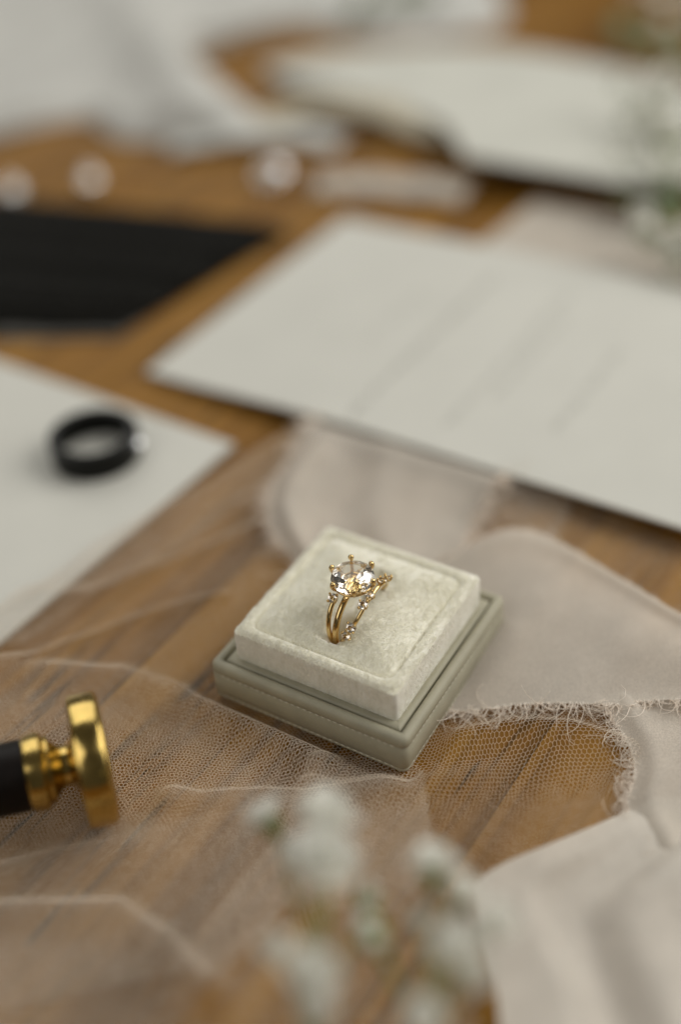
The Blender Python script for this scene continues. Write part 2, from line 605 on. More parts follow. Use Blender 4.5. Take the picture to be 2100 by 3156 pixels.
# sides
ns = 20000
sd = rng.integers(0, 4, ns); u = rng.uniform(-PH + .1, PH - .1, ns); z = rng.uniform(H - .10, RZ - .06, ns)
ca, sa = np.cos(sd * np.pi / 2), np.sin(sd * np.pi / 2)
ox_, oy_ = u, np.full(ns, -PH - .012)
P2 = np.stack([ca * ox_ - sa * oy_, sa * ox_ + ca * oy_, z], -1)
N2 = np.stack([sa, -ca, np.zeros(ns)], -1)
th = 2.6 * n1(u * 1.6 + sd * 9, z * 1.6) + 1.3 * n2(u * 5 + sd * 5, z * 5)
tang = np.stack([ca, sa, np.zeros(ns)], -1)
lean = tang * (np.sin(th) * .7)[:, None] + np.array([0, 0, -1.0]) * (np.cos(th) * .8)[:, None]
V2, F2 = fibres(P2, N2, lean, .050, .0042, 4)
VV = np.vstack([V1, V2]); FF = np.vstack([F1, F2 + len(V1)])
tag(obj('velvet_pile', np_mesh('velvet_pile', VV, FF), M_fibre, box), kind='stuff')

# ------------------------------------------------------------------ rings (in the box's own frame, then turned with it)
def brilliant():
    """round brilliant, girdle radius 1, girdle plane z = 0"""
    pts = []
    for k in range(8):
        a = math.pi / 4 * k
        pts.append((.56 * math.cos(a), .56 * math.sin(a), .30))
        a += math.pi / 8
        pts.append((.80 * math.cos(a), .80 * math.sin(a), .195))
        pts.append((.42 * math.cos(a), .42 * math.sin(a), -.535))
    for k in range(16):
        a = math.pi / 8 * k
        pts.append((math.cos(a), math.sin(a), .02)); pts.append((math.cos(a), math.sin(a), -.03))
    pts.append((0, 0, -.86))
    bm = bmesh.new()
    for p in pts: bm.verts.new(Vector(p) * S)
    bmesh.ops.convex_hull(bm, input=bm.verts[:])
    bmesh.ops.dissolve_limit(bm, angle_limit=R(1), verts=bm.verts[:], edges=bm.edges[:])
    me = bpy.data.meshes.new('brilliant'); bm.to_mesh(me); bm.free()
    return me
gem = brilliant()
gem.materials.append(MG)
RR, YC, ZC = .80, -.40, 1.92 - BZ
XC = .09
def hoop(th, r, x):
    return Vector((XC + x, YC - r * math.sin(th), ZC + r * math.cos(th)))
rroot = empty('engagement_ring', (0, 0, BZ), (0, 0, BY))
tag(rroot, 'gold engagement ring with large round diamond in six claws, standing in the cushion slit', 'ring')
# shank: swells from a thin top to a wider foot
pts = [hoop(2 * math.pi * k / 72, RR, 0) for k in range(72)]
rad = [.072 + .012 * (0.5 - .5 * math.cos(2 * math.pi * k / 72)) for k in range(72)]
obj('shank', Bag().add(tube(pts, rad, 12, True)).mesh('shank'), M_gold, rroot)
HEAD = Vector((XC + .05, YC - .02, ZC + RR + .40))
GR = .485
tilt = Euler((R(7), R(2), 0)).to_matrix().to_4x4()
HM = Matrix.Translation(HEAD) @ tilt
st_ = obj('stone', gem, MG, rroot)
st_.matrix_local = Matrix.Translation(HEAD * S) @ tilt @ Matrix.Rotation(R(11), 4, 'Z') @ Matrix.Scale(GR, 4)
tag(st_, label='large round brilliant cut clear stone')
# gallery rail and under-basket
obj('gallery_rail', Bag().add(tube([HM @ Vector((GR * .90 * math.cos(a), GR * .90 * math.sin(a), -.115)) for a in np.linspace(0, 2 * math.pi, 49)[:-1]], .030, 8, True)).mesh('gallery_rail'), M_gold, rroot)
obj('base_rail', Bag().add(tube([HM @ Vector((GR * .40 * math.cos(a), GR * .40 * math.sin(a), -.34)) for a in np.linspace(0, 2 * math.pi, 33)[:-1]], .03, 8, True)).mesh('base_rail'), M_gold, rroot)
for k in range(6):
    a = R(-90 + 60 * k) - BY      # one claw faces the viewer
    d = Vector((math.cos(a), math.sin(a), 0))
    path = [(.12, -.40), (.42, -.33), (.72, -.22), (.98, -.09), (1.07, .0), (1.075, .06), (1.02, .105), (.93, .125)]
    P_ = [HM @ (d * GR * r + Vector((0, 0, z))) for r, z in path]
    sp = spline([tuple(p) for p in P_], 22)
    rd = list(np.interp(np.linspace(0, 1, 22), [0, .5, .72, .86, .95, 1], [.024, .034, .056, .068, .056, .022]))
    obj('claw', Bag().add(tube([Vector(q) for q in sp], rd, 9)).mesh('claw'), M_gold, rroot)
obj('collet_bridge', Bag().add(tube([hoop(t, RR + .03, 0) for t in np.linspace(R(-22), R(22), 12)], [.03, .05, .06, .07, .075, .08, .08, .075, .07, .06, .05, .03], 10)).mesh('collet_bridge'), M_gold, rroot)

groot = empty('ring_guard', (0, 0, BZ), (0, 0, BY))
tag(groot, 'gold ring guard of two slim bands with small diamond clusters, hugging the solitaire', 'ring')
def band(keys, rad, name='band'):
    sp = spline([(t, r, x) for t, r, x in keys], 90)
    pts = [hoop(R(t), r, x) for t, r, x in sp]
    return obj(name, Bag().add(tube(pts, rad, 10)).mesh(name), M_gold, groot), sp
LB = [(178, .80, -.06), (120, .81, -.07), (98, .82, -.085), (72, .86, -.15), (45, .90, -.19), (28, .92, -.18)]
LB2 = [(-28, .92, -.18), (-60, .88, -.22), (-100, .82, -.12), (-178, .80, -.06)]
RB = [(178, .80, .06), (120, .81, .07), (98, .82, .12), (72, .87, .33), (45, .93, .50), (18, 1.0, .58), (0, 1.03, .60), (-25, 1.02, .58), (-55, .93, .45), (-90, .84, .2), (-178, .8, .06)]
band(LB, .056); band(LB2, .056); band(RB, .046)
def small_stone(t, r, x, size, twist=0):
    p = hoop(R(t), r, x)
    rx = Matrix.Rotation(R(t), 4, 'X')          # outward normal of the hoop
    Ml = Matrix.Translation(p) @ rx @ Matrix.Rotation(R(twist), 4, 'Z')
    o = obj('small_stone', gem, MG, groot)
    o.matrix_local = Matrix.Translation(p * S) @ rx @ Matrix.Rotation(R(twist), 4, 'Z') @ Matrix.Translation(Vector((0, 0, .045)) * S) @ Matrix.Scale(size, 4)
    bag = Bag()
    for k in range(4):
        a = R(45 + 90 * k)
        q = [Vector((size * f * math.cos(a), size * f * math.sin(a), zz)) for f, zz in ((.35, -.05), (.85, -.01), (1.10, .05), (1.02, .085))]
        bag.add(tube([Ml @ s for s in q], [.016, .021, .027, .016], 7))
        bag.add(ball(.030, 8, 6), Ml @ Matrix.Translation((size * 1.06 * math.cos(a), size * 1.06 * math.sin(a), .072)))
    bag.add(tube([Ml @ Vector((size * .8 * math.cos(a), size * .8 * math.sin(a), -.005)) for a in np.linspace(0, 2 * math.pi, 17)[:-1]], .016, 6, True))
    obj('small_claws', bag.mesh('small_claws'), M_gold, groot)
small_stone(30, .99, -.18, .112, 10)
for t, r, x, s_, tw in ((69, .95, .36, .105, 20), (56, .98, .45, .112, 0), (26, 1.06, .57, .110, 15), (13, 1.08, .61, .100, 40), (-16, 1.08, .60, .105, 5), (-31, 1.07, .60, .088, 30), (-32, .95, -.18, .09, 0)):
    small_stone(t, r, x, s_, tw)

# ------------------------------------------------------------------ tulle: a real hexagonal net
W_ = .090; RH = W_ / math.sqrt(3)
def net(poly, zf, ang, seed, thread=.0040, warp=.42, clip=None):
    px = np.array(poly); lo = px.min(0) - 1; hi = px.max(0) + 1
    c = (lo + hi) / 2; half = np.linalg.norm(hi - lo) / 2 + 1
    n = int(half / W_) + 2; m = int(half / (1.5 * RH)) + 2
    j, i = np.meshgrid(np.arange(-m, m + 1), np.arange(-n, n + 1))
    i = i.ravel(); j = j.ravel()
    bx = (i + .5 * (j % 2)) * W_; by = j * 1.5 * RH
    A = np.stack([bx, by], -1); B = A + [0, RH]
    up1 = np.stack([bx + .5 * W_, by + 1.5 * RH], -1); up2 = np.stack([bx - .5 * W_, by + 1.5 * RH], -1)
    E0 = np.concatenate([A, B, B]); E1 = np.concatenate([B, up1, up2])
    ca, sa = math.cos(ang), math.sin(ang)
    sd = seed * 7.3
    def place(q):
        x = c[0] + ca * q[:, 0] - sa * q[:, 1]; y = c[1] + sa * q[:, 0] + ca * q[:, 1]
        wx = warp * (2 * n1(x * .28 + sd, y * .28) + .5 * n2(x * .9, y * .9 + sd))
        wy = warp * (2 * n2(x * .28 + 5, y * .28 + sd) + .5 * n3(x * .9 + sd, y * .9))
        wx = wx + .06 * n3(x * 2.6 + sd, y * 2.6) + .035 * n1(x * 8, y * 8 + sd); wy = wy + .06 * n1(x * 2.6, y * 2.6 + sd) + .035 * n2(x * 8 + sd, y * 8)
        x = x + wx; y = y + wy
        return np.stack([x, y, zf(x, y)], -1)
    P0 = place(E0); P1 = place(E1)
    mid = (P0 + P1) / 2
    k = inside(mid[:, 0], mid[:, 1], poly)
    P0, P1 = P0[k], P1[k]
    d = P1 - P0; L = np.linalg.norm(d, axis=1)[:, None]; d = d / L
    P0 = P0 - d * thread * .6; P1 = P1 + d * thread * .6
    up = np.array([0, 0, 1.0]); s = np.cross(d, up); s /= np.linalg.norm(s, axis=1)[:, None]
    t = np.cross(s, d)
    rr = thread * (.85 + .3 * np.random.default_rng(seed).random(len(d)))[:, None]
    ring = [s * rr, (-.5 * s + .866 * t) * rr, (-.5 * s - .866 * t) * rr]
    V = np.stack([P0 + ring[0], P0 + ring[1], P0 + ring[2], P1 + ring[0], P1 + ring[1], P1 + ring[2]], 1).reshape(-1, 3)
    b0 = np.arange(len(d))[:, None] * 6
    F = np.concatenate([b0 + [0, 1, 4, 3], b0 + [1, 2, 5, 4], b0 + [2, 0, 3, 5]], 0)
    return V, F

boxpoly = [(2.55 * (math.cos(BY) * sx - math.sin(BY) * sy), 2.55 * (math.sin(BY) * sx + math.cos(BY) * sy)) for sx, sy in ((-1, -1), (1, -1), (1, 1), (-1, 1))]
stamp_ax = [(-5.35, -3.5), (-7.0, -4.0), (-12, -5.5)]
def flat_under(x, y, z, lo=.02):
    """nothing may poke up through the things lying on the net"""
    f = np.ones_like(x)
    db = seg_dist(x, y, boxpoly + boxpoly[:1])
    ins = inside(x, y, boxpoly)
    f = np.where(ins, 0, np.minimum(f, sstep(0, .55, db)))
    ds = seg_dist(x, y, stamp_ax)
    f = np.minimum(f, .1 + .9 * sstep(.5, 1.25, ds))
    return np.maximum(lo, lo + (z - lo) * f)
R1 = [(-13, 1.2), (-8.6, .35), (-5.67, -.12), (-3.58, -1.25), (-2.39, -2.15), (-1.25, -2.95)]
R2 = [(-4.4, -3.75), (-3.6, -4.05), (-2.2, -4.05), (-1.46, -4.15), (0.2, -3.9), (1.2, -3.75), (2.4, -3.65)]
R3 = [(2.0, -2.75), (3.25, -2.55), (4.4, -2.75), (5.46, -3.3)]
R4 = [(-9.5, .8), (-6.67, 4.1), (-3.5, 6.9), (-.67, 9.5)]
R5 = [(-9, 2.0), (-6.2, 2.9), (-3.2, 4.6), (-2.2, 5.2)]
R6 = [(-12, -6.6), (-7.46, -6.45), (-5.07, -6.55), (-4.2, -7.3), (-3.15, -8.4)]
R7 = [(-1.0, -3.2), (-1.6, -4.6), (-2.3, -5.7), (-3.1, -6.9), (-4.6, -8.0)]
R8 = [(-9.5, -.3), (-7.4, .9), (-5.2, 1.9), (-3.4, 2.4)]
R9 = [(-11, -5.6), (-6.4, -5.3), (-4.4, -5.0), (-2.9, -4.6)]
def ridge(x, y, poly, h, wd): return h * np.exp(-(seg_dist(x, y, poly) / wd) ** 2)
def z1(x, y):
    z = .05 + .10 * (n1(x * .5, y * .5) + .5) * .8 + .06 * (n2(x * 1.1, y * 1.1) + .5)
    z = z + ridge(x, y, R1, .42, .38) + ridge(x, y, R3, .40, .38) + ridge(x, y, R4, .50, .40) + ridge(x, y, R5, .34, .28) + ridge(x, y, R2, .16, .3) + ridge(x, y, R8, .25, .22)
    return flat_under(x, y, z)
def z2(x, y):
    z = .10 + .12 * (n2(x * .55 + 3, y * .55) + .5) + .06 * (n3(x * 1.2, y * 1.2) + .5)
    z = z + ridge(x, y, R1, .36, .42) + ridge(x, y, R2, .40, .28) + ridge(x, y, R6, .55, .32) + ridge(x, y, R9, .32, .45)
    return flat_under(x, y, z, .035)
def z3(x, y):
    z = .17 + .12 * (n3(x * .5 + 2, y * .5) + .5) + ridge(x, y, R2, .40, .28) + ridge(x, y, R7, .40, .35) + ridge(x, y, R6, .5, .32)
    return flat_under(x, y, z, .05)
veil = empty('tulle_veil', (0, 0, 0))
tag(veil, 'pale blush tulle netting spread in folds over the wooden table, under the ring box', 'tulle')
L1 = [(-10.5, 1.2), (-6.9, 4.15), (-3.5, 7.1), (-.5, 9.7), (1.2, 9.0), (4.5, 7.2), (6.6, 5.0), (9.5, 2.4), (9.0, -3.0), (7, -6.4), (4.6, -6.6), (2.6, -6.9), (1.2, -7.4), (0.4, -6.2), (-1, -5.6), (-3, -7.6), (-9.5, -8.6), (-10.5, -4)]
L2 = [(-12, 1.0), (-8.6, .42), (-5.67, -.06), (-3.58, -1.18), (-2.39, -2.08), (-1.25, -2.88), (.6, -3.4), (1.06, -3.9), (1.12, -5.46), (1.4, -7.6), (1.7, -10.5), (-12, -10.8)]
L3 = [(-1.35, -2.7), (.9, -3.0), (1.1, -3.4), (1.2, -5.6), (.3, -6.9), (-1.9, -6.6), (-3.3, -8.3), (-4.3, -8.4), (-3.0, -6.6), (-2.1, -5.3), (-1.5, -4.0)]
L4 = [(-12, -6.35), (-7.46, -6.35), (-5.07, -6.42), (-4.3, -7.0), (-3.15, -8.3), (-5.0, -9.6), (-12, -10.4)]
L5 = [(-9.4, .9), (-6.7, 4.35), (-3.4, 7.3), (-.55, 9.75), (-.9, 8.6), (-3.0, 6.0), (-5.4, 3.6), (-8.2, 1.2)]
L6 = [(3.2, 6.9), (4.6, 6.1), (6.0, 5.3), (5.2, 3.2), (4.4, 3.6), (3.7, 5.2)]
for poly, zf, an, sd in ((L1, z1, R(4), 1), (L2, z2, R(-13), 2), (L3, z3, R(21), 3), (L4, lambda x, y: z3(x, y) + .1, R(9), 4), (L5, lambda x, y: z1(x, y) + .12, R(28), 5), (L6, lambda x, y: z1(x, y) + .25, R(-20), 6)):
    V, F = net(poly, zf, an, sd)
    tag(obj('net_layer', np_mesh('net_layer', V, F), M_tulle, veil), kind='stuff')

# ------------------------------------------------------------------ stationery
def card_mesh(c, e1, l1, e2, l2, zf, th, n1_=24, n2_=24, wob=0.0, seed=0):
    """sheet with real thickness; corner c, edges e1*l1 and e2*l2, height field zf(s,t) of the underside"""
    g = np.random.default_rng(seed)
    s, t = np.meshgrid(np.linspace(0, 1, n1_), np.linspace(0, 1, n2_), indexing='ij')
    x = c[0] + e1[0] * l1 * s + e2[0] * l2 * t; y = c[1] + e1[1] * l1 * s + e2[1] * l2 * t
    z = zf(s, t)
    lo = np.stack([x, y, z], -1).reshape(-1, 3); up = lo + [0, 0, th]
    I = np.arange(n1_ * n2_).reshape(n1_, n2_); o = n1_ * n2_
    F = [np.stack([I[:-1, :-1], I[1:, :-1], I[1:, 1:], I[:-1, 1:]], -1).reshape(-1, 4) + o,
         np.stack([I[:-1, :-1], I[:-1, 1:], I[1:, 1:], I[1:, :-1]], -1).reshape(-1, 4)]
    for e in (I[:, 0], I[-1, :], I[::-1, -1], I[0, ::-1]):
        F.append(np.stack([e[:-1], e[1:], e[1:] + o, e[:-1] + o], -1))
    me = np_mesh('card', np.vstack([lo, up]), np.concatenate(F))
    bm = bmesh.new(); bm.from_mesh(me); bmesh.ops.recalc_face_normals(bm, faces=bm.faces[:]); bm.to_mesh(me); bm.free()
    return smooth(me, True, 40)

E1, E2 = (.56, .8285), (.8275, -.5615)
BC = (-6.12, 13.16)
def bigz(s, t): return .18 + .36 * sstep(0, .45, t) * (1 - .35 * s) + .03 * np.sin(3 * s + 2 * t)
big = tag(empty('invitation_card', (0, 0, 0)), 'large ivory card with faint grey script lines, its corner under the frayed ribbon', 'card')
obj('card_sheet', card_mesh(BC, E1, 12.1, E2, 18.2, bigz, .09), M_paper, big)
# faint script: wavering pen strokes, too blurred to read
def script_line(t0, s0, s1, seed, amp=.16, ink=.024):
    g = random.Random(seed)
    bag = Bag()
    s = s0
    while s < s1:
        Lw = g.uniform(.05, .13)
        pts = []
        m = int(Lw * 12.1 / .09) + 3
        for i in range(m):
            ss = s + Lw * i / (m - 1)
            tt = t0 + (amp * (.5 + .5 * math.sin(i * 2.6 + g.random())) * g.uniform(.5, 1.0)) / 18.2
            x = BC[0] + E1[0] * 12.1 * ss + E2[0] * 18.2 * tt; y = BC[1] + E1[1] * 12.1 * ss + E2[1] * 18.2 * tt
            pts.append((x, y, float(bigz(np.float64(ss), np.float64(tt))) + .092))
        v, f = [], []
        for p in pts:
            v.append((p[0] - E2[0] * ink, p[1] - E2[1] * ink, p[2])); v.append((p[0] + E2[0] * ink, p[1] + E2[1] * ink, p[2]))
        for i in range(m - 1): f.append((2 * i, 2 * i + 1, 2 * i + 3, 2 * i + 2))
        bag.add((v, f))
        s += Lw + g.uniform(.005, .02)
    return bag
for k, (t0, a, b_, ink, am) in enumerate(((.395, .03, .80, .034, .42), (.545, .10, .80, .026, .46), (.575, .25, .70, .022, .5), (.70, .20, .62, .026, .46), (.30, .35, .62, .014, .4))):
    tag(obj('script_line', script_line(t0, a, b_, 40 + k, am, ink).mesh('script_line'), M_ink, big), kind='stuff')

left = obj('place_card', card_mesh((-3.23, 8.96), (-.817, .577), 17.8, (-.590, -.807), 12.6, lambda s, t: .10 + .02 * s, .10, 10, 10), M_paper)
tag(left, 'plain ivory card under the black band ring', 'card')

# second sheet peeping out at the far right of the invitation
sheet = obj('vellum_sheet', card_mesh((5.0, 19.9), (.62, .785), 5.0, (.8275, -.5615), 11.0, lambda s, t: .10 + .28 * t * (1 - s) + .02 * s, .04, 16, 20), M_chiffon)
tag(sheet, 'narrow translucent beige vellum strip lying just behind the scripted card', 'paper')

# raised thick sheet with a rounded far edge
def blob_sheet(outline, zf, th, n=28):
    O = spline(outline + outline[:1], 97)[:-1]
    c = O.mean(0)
    v, f = [], []
    for r in np.linspace(1, 0.02, 9):
        for p in O:
            q = c + (p - c) * r
            v.append((q[0], q[1], float(zf(q[0], q[1]))))
    m = len(O)
    for i in range(8):
        for k in range(m):
            f.append((i * m + k, i * m + (k + 1) % m, (i + 1) * m + (k + 1) % m, (i + 1) * m + k))
    f.append(tuple(8 * m + k for k in range(m)))
    nb = len(v)
    v2 = [(x, y, z - th) for x, y, z in v]
    f2 = [tuple(i + nb for i in q)[::-1] for q in f]
    wall = [(k, nb + k, nb + (k + 1) % m, (k + 1) % m) for k in range(m)]
    return v + v2, f + f2 + wall
arch = [(5.5, 25.6), (8.6, 23.7), (11.9, 21.9), (15.5, 22.5), (17.5, 28), (16.6, 33.5), (13.4, 37.6), (8.2, 41.0), (2.2, 41.6), (-2.3, 40.0), (-1.2, 37.6), (2.6, 34.2), (5.0, 30.0)]
ar = obj('handmade_paper', Bag().add(blob_sheet(arch, lambda x, y: .12 + 1.0 * math.exp(-(((x - 9) * .5 + (y - 23.7) * .87) / 5.5) ** 2) + .25, .12)).mesh('handmade_paper', True, 40), M_paper2)
tag(ar, 'large pale handmade paper with a rounded far edge and lifted near edge', 'paper')

# ------------------------------------------------------------------ frayed chiffon ribbon
ribbon = tag(empty('chiffon_ribbon', (0, 0, 0)), 'sheer blush chiffon ribbon with frayed edges, looping behind and beside the ring box', 'ribbon')
def patch(a, b_, nu, nv, zf):
    """sheet between two edge curves a and b_ (x, y, z); zf adds height"""
    A = spline(a, nv); B = spline(b_, nv)
    u = np.linspace(0, 1, nu)[:, None, None]
    P = A[None] * (1 - u) + B[None] * u
    uu, vv = np.meshgrid(np.linspace(0, 1, nu), np.linspace(0, 1, nv), indexing='ij')
    P[..., 2] += zf(uu, vv, P[..., 0], P[..., 1])
    I = np.arange(nu * nv).reshape(nu, nv)
    F = np.stack([I[:-1, :-1], I[1:, :-1], I[1:, 1:], I[:-1, 1:]], -1).reshape(-1, 4)
    return P, F
def fringe(edge, outward, n, seed, lmin=.12, lmax=.55, rad=.0105, curl=1.0, zlim=.05):
    g = random.Random(seed)
    bag = Bag()
    m = len(edge)
    for _ in range(n):
        k = g.random() * (m - 1.001); i = int(k); f = k - i
        p = Vector(edge[i]) * (1 - f) + Vector(edge[i + 1]) * f
        o = Vector(outward[i]) * (1 - f) + Vector(outward[i + 1]) * f
        o = (o + Vector((g.gauss(0, .35), g.gauss(0, .35), 0)))
        o.z = g.gauss(.10, .22); o.normalize()
        L = g.uniform(lmin, lmax) * (1 if g.random() < .86 else 1.9)
        pts = [p - o * .05]
        ns = 8
        a = g.uniform(-1, 1) * curl
        for s in range(ns):
            a += g.gauss(0, .38) * curl
            rot = Matrix.Rotation(a * .32, 3, 'Z')
            o = (rot @ o + Vector((0, 0, -.045 + g.gauss(0, .14)))).normalized()
            q = pts[-1] + o * L / ns
            q.z = max(q.z, zlim)
            pts.append(q)
        bag.add(tube(pts, [rad * (1 - .5 * t / ns) for t in range(ns + 1)], 4))
    return bag
def edge_of(P, side):
    """edge points and outward directions of a patch"""
    if side == 'a': e, inn = P[0], P[1]
    elif side == 'b': e, inn = P[-1], P[-2]
    elif side == 'v0': e, inn = P[:, 0], P[:, 1]
    else: e, inn = P[:, -1], P[:, -2]
    d = e - inn; d = d / np.maximum(np.linalg.norm(d, axis=1), 1e-6)[:, None]
    return [tuple(q) for q in e], [tuple(q) for q in d]
def length(a, b_, nu, nv, zf, frays, seed, mtl=None):
    P, F = patch(a, b_, nu, nv, zf)
    me = smooth(np_mesh('ribbon_length', P.reshape(-1, 3), F))
    o = obj('ribbon_length', me, mtl or M_chiffon, ribbon)
    for j, (side, n, kw) in enumerate(frays):
        ed, od = edge_of(P, side)
        tag(obj('frayed_edge', fringe(ed, od, n, seed + j, **kw).mesh('frayed_edge'), M_fray, o), kind='stuff')
    return o
# from the card edge down behind the box; the left side stands up in a curl
length([(-.2, 10.7, .14), (-.72, 9.55, .36), (-1.0, 8.95, .74), (-1.45, 7.8, .58), (-2.1, 6.2, .50), (-2.15, 5.0, .45), (-1.5, 3.3, .30), (-.6, 1.9, .08)],
       [(4.7, 7.7, .14), (4.25, 6.3, .36), (4.0, 5.85, .74), (3.6, 5.3, .45), (3.2, 4.8, .28), (2.95, 4.1, .22), (2.6, 3.2, .15), (2.0, 1.6, .06)], 40, 50,
       lambda u, v, x, y: .40 * np.exp(-((u - .10) / .07) ** 2) * sstep(.25, .5, v) + .10 * np.sin(u * 9 + v * 3) * (u > .1) * sstep(.3, .5, v) + .05 * n1(x * 1.2, y * 1.2) + .14 * np.exp(-((u - .35 - .3 * v) / .10) ** 2) * sstep(.2, .35, v),
       [('a', 260, dict(lmin=.25, lmax=.75, rad=.018)), ('b', 260, dict(lmin=.25, lmax=.75, rad=.018))], 100)
# right of the box: a wide length leaving the frame
length([(2.2, 3.2, .10), (3.0, 3.55, .30), (4.1, 3.76, .55), (5.23, 3.1, .55), (7.56, .3, .50), (9.5, -1.6, .4)],
       [(.9, -1.3, .06), (2.1, -1.80, .10), (3.47, -1.82, .22), (5.4, -2.05, .30), (6.97, -2.12, .34), (9.3, -2.6, .3)], 44, 70,
       lambda u, v, x, y: sstep(0, .3, v) * (.16 * np.sin(math.pi * u) + .14 * np.exp(-((u - .05) / .09) ** 2) + .09 * np.sin(u * 6 + v * 6) * u * (1 - u) * 3) + .05 * n2(x * .9, y * .9),
       [('b', 330, dict(lmin=.18, lmax=.75)), ('a', 120, dict(lmin=.08, lmax=.25))], 200)
# the folded end below it, frayed on the left
length([(5.25, -1.7, .12), (5.42, -2.45, .16), (5.58, -3.3, .20), (5.5, -4.0, .22), (5.2, -4.7, .20), (5.3, -5.4, .16), (5.6, -6.4, .14)],
       [(9.2, -1.9, .20), (9.2, -2.6, .20), (9.2, -3.4, .25), (9.1, -4.2, .3), (9.0, -5.0, .3), (8.8, -5.6, .3), (8.6, -6.4, .3)], 34, 50,
       lambda u, v, x, y: .10 * np.sin(u * 7 + 1) * sstep(0, .15, u) + .06 * n3(x * 1.1, y * 1.1) + .10 * np.exp(-((u - .12) / .07) ** 2),
       [('a', 300, dict(lmin=.18, lmax=.6, curl=1.4))], 300)
# near right: a smooth length running out of the frame towards the viewer
length([(5.9, -4.5, .10), (4.95, -5.0, .22), (3.5, -5.75, .32), (1.98, -6.45, .30), (1.75, -7.3, .30), (1.9, -8.6, .30), (1.8, -10.5, .3)],
       [(9.0, -5.2, .30), (8.6, -5.8, .35), (7.6, -6.8, .35), (6.6, -7.7, .35), (6.3, -8.6, .35), (6.1, -9.6, .35), (6.0, -11, .3)], 44, 60,
       lambda u, v, x, y: .30 * (1 - sstep(.06 + .22 * v, .20 + .25 * v, u)) * sstep(.05, .45, v) + .16 * np.sin(15 * (u - .24 * v) + .6) * sstep(.25, .5, u) + .10 * n1(x * .7 + 4, y * .7) + .12 * np.exp(-((u - .78) / .10) ** 2),
       [], 400, M_double)

# ------------------------------------------------------------------ wax seal stamp
stamp = empty('wax_seal_stamp', (-5.40, -3.55, 1.47), (0, R(2.5), R(14.5)))
tag(stamp, 'wax seal stamp with polished brass head and dark wooden handle lying on the netting', 'stamp')
prof = [(.9, .0), (1.24, .0), (1.30, -.01), (1.36, -.05), (1.39, -.10), (1.39, -.57), (1.36, -.62), (1.30, -.65), (.62, -.67), (.50, -.73), (.43, -.80), (.42, -.90), (.46, -1.0), (.56, -1.09), (.66, -1.15), (.70, -1.16), (.71, -1.22), (.69, -1.25), (.76, -1.27), (.80, -1.31), (.81, -1.42), (.78, -1.62), (.74, -1.66)]
obj('brass_head', Bag().add(lathe(prof[::-1], 72)).mesh('brass_head', True, 32), M_brass, stamp)
obj('seal_face', Bag().add(lathe([(.86, -.03), (.90, -.03), (.905, .006), (.84, .006), (.82, -.02), (.4, -.022), (.38, .004), (.1, .004)], 48)).mesh('seal_face', True, 30), M_brass, stamp)
hp = [(.70, -1.64), (.735, -1.67), (.74, -1.9), (.72, -2.6), (.74, -3.6), (.86, -4.8), (1.0, -6.0), (1.06, -7.0), (1.0, -7.9), (.8, -8.5), (.4, -8.8), (.1, -8.86)]
obj('handle', Bag().add(lathe(hp[::-1], 48)).mesh('handle', True, 40), M_handle, stamp)

# ------------------------------------------------------------------ black band ring
def ring_profile():
    ro, ri, h = 1.30, 1.03, .82
    p = [(ri + .03, 0), (ro - .05, 0), (ro - .01, .03), (ro, .08), (ro, h - .08), (ro - .01, h - .03), (ro - .05, h), (ri + .03, h), (ri, h - .06), (ri - .012, h / 2), (ri, .06)]
    v, f = [], []
    n = 96
    for k in range(n):
        a = 2 * math.pi * k / n
        for r, z in p: v.append((r * math.cos(a), r * math.sin(a), z))
    m = len(p)
    for k in range(n):
        for i in range(m):
            f.append((k * m + i, ((k + 1) % n) * m + i, ((k + 1) % n) * m + (i + 1) % m, k * m + (i + 1) % m))
    return v, f
br = tag(empty('black_ring', (-7.22, 8.85, .215), (0, 0, 0)), 'glossy black wedding band lying flat on the ivory card', 'ring')
obj('band', Bag().add(ring_profile()).mesh('band', True, 40), M_blackmetal, br)
ring_glint = obj('glint_disc', Bag().add(lathe([(.02, -.05), (.15, -.05), (.17, -.02), (.15, .0), (.02, .01)], 24), Matrix.Translation((1.27, -.35, .62)) @ Vector((.02, -.09, 1.0)).to_track_quat('X', 'Z').to_matrix().to_4x4()).mesh('glint_disc', True, 30), M_silver, br)  # silver disc added and angled for a window glint, not a gem

# ------------------------------------------------------------------ folded black cloth
def cloth_block(corners, zf, n=40, th=.1):
    c = [np.array(q, float) for q in corners]
    s, t = np.meshgrid(np.linspace(0, 1, n), np.linspace(0, 1, n), indexing='ij')
    P = (c[0][None, None] * ((1 - s) * (1 - t))[..., None] + c[1][None, None] * (s * (1 - t))[..., None] + c[2][None, None] * (s * t)[..., None] + c[3][None, None] * ((1 - s) * t)[..., None])
    edge = np.minimum(np.minimum(s, 1 - s), np.minimum(t, 1 - t))
    z = zf(s, t) * (sstep(-.02, .05, edge)) + .03
    top = np.concatenate([P, z[..., None]], -1).reshape(-1, 3)
    bot = top.copy(); bot[:, 2] = .02
    I = np.arange(n * n).reshape(n, n); o = n * n
    F = [np.stack([I[:-1, :-1], I[1:, :-1], I[1:, 1:], I[:-1, 1:]], -1).reshape(-1, 4), np.stack([I[:-1, :-1], I[:-1, 1:], I[1:, 1:], I[1:, :-1]], -1).reshape(-1, 4) + o]
    for e_ in (I[:, 0], I[-1, :], I[::-1, -1], I[0, ::-1]):
        F.append(np.stack([e_[:-1], e_[:-1] + o, e_[1:] + o, e_[1:]], -1))
    return smooth(np_mesh('cloth', np.vstack([top, bot]), np.concatenate(F)), True, 60)
bk = tag(empty('black_cloth', (0, 0, 0)), 'folded black cloth with soft pleats lying flat at the far left', 'cloth')
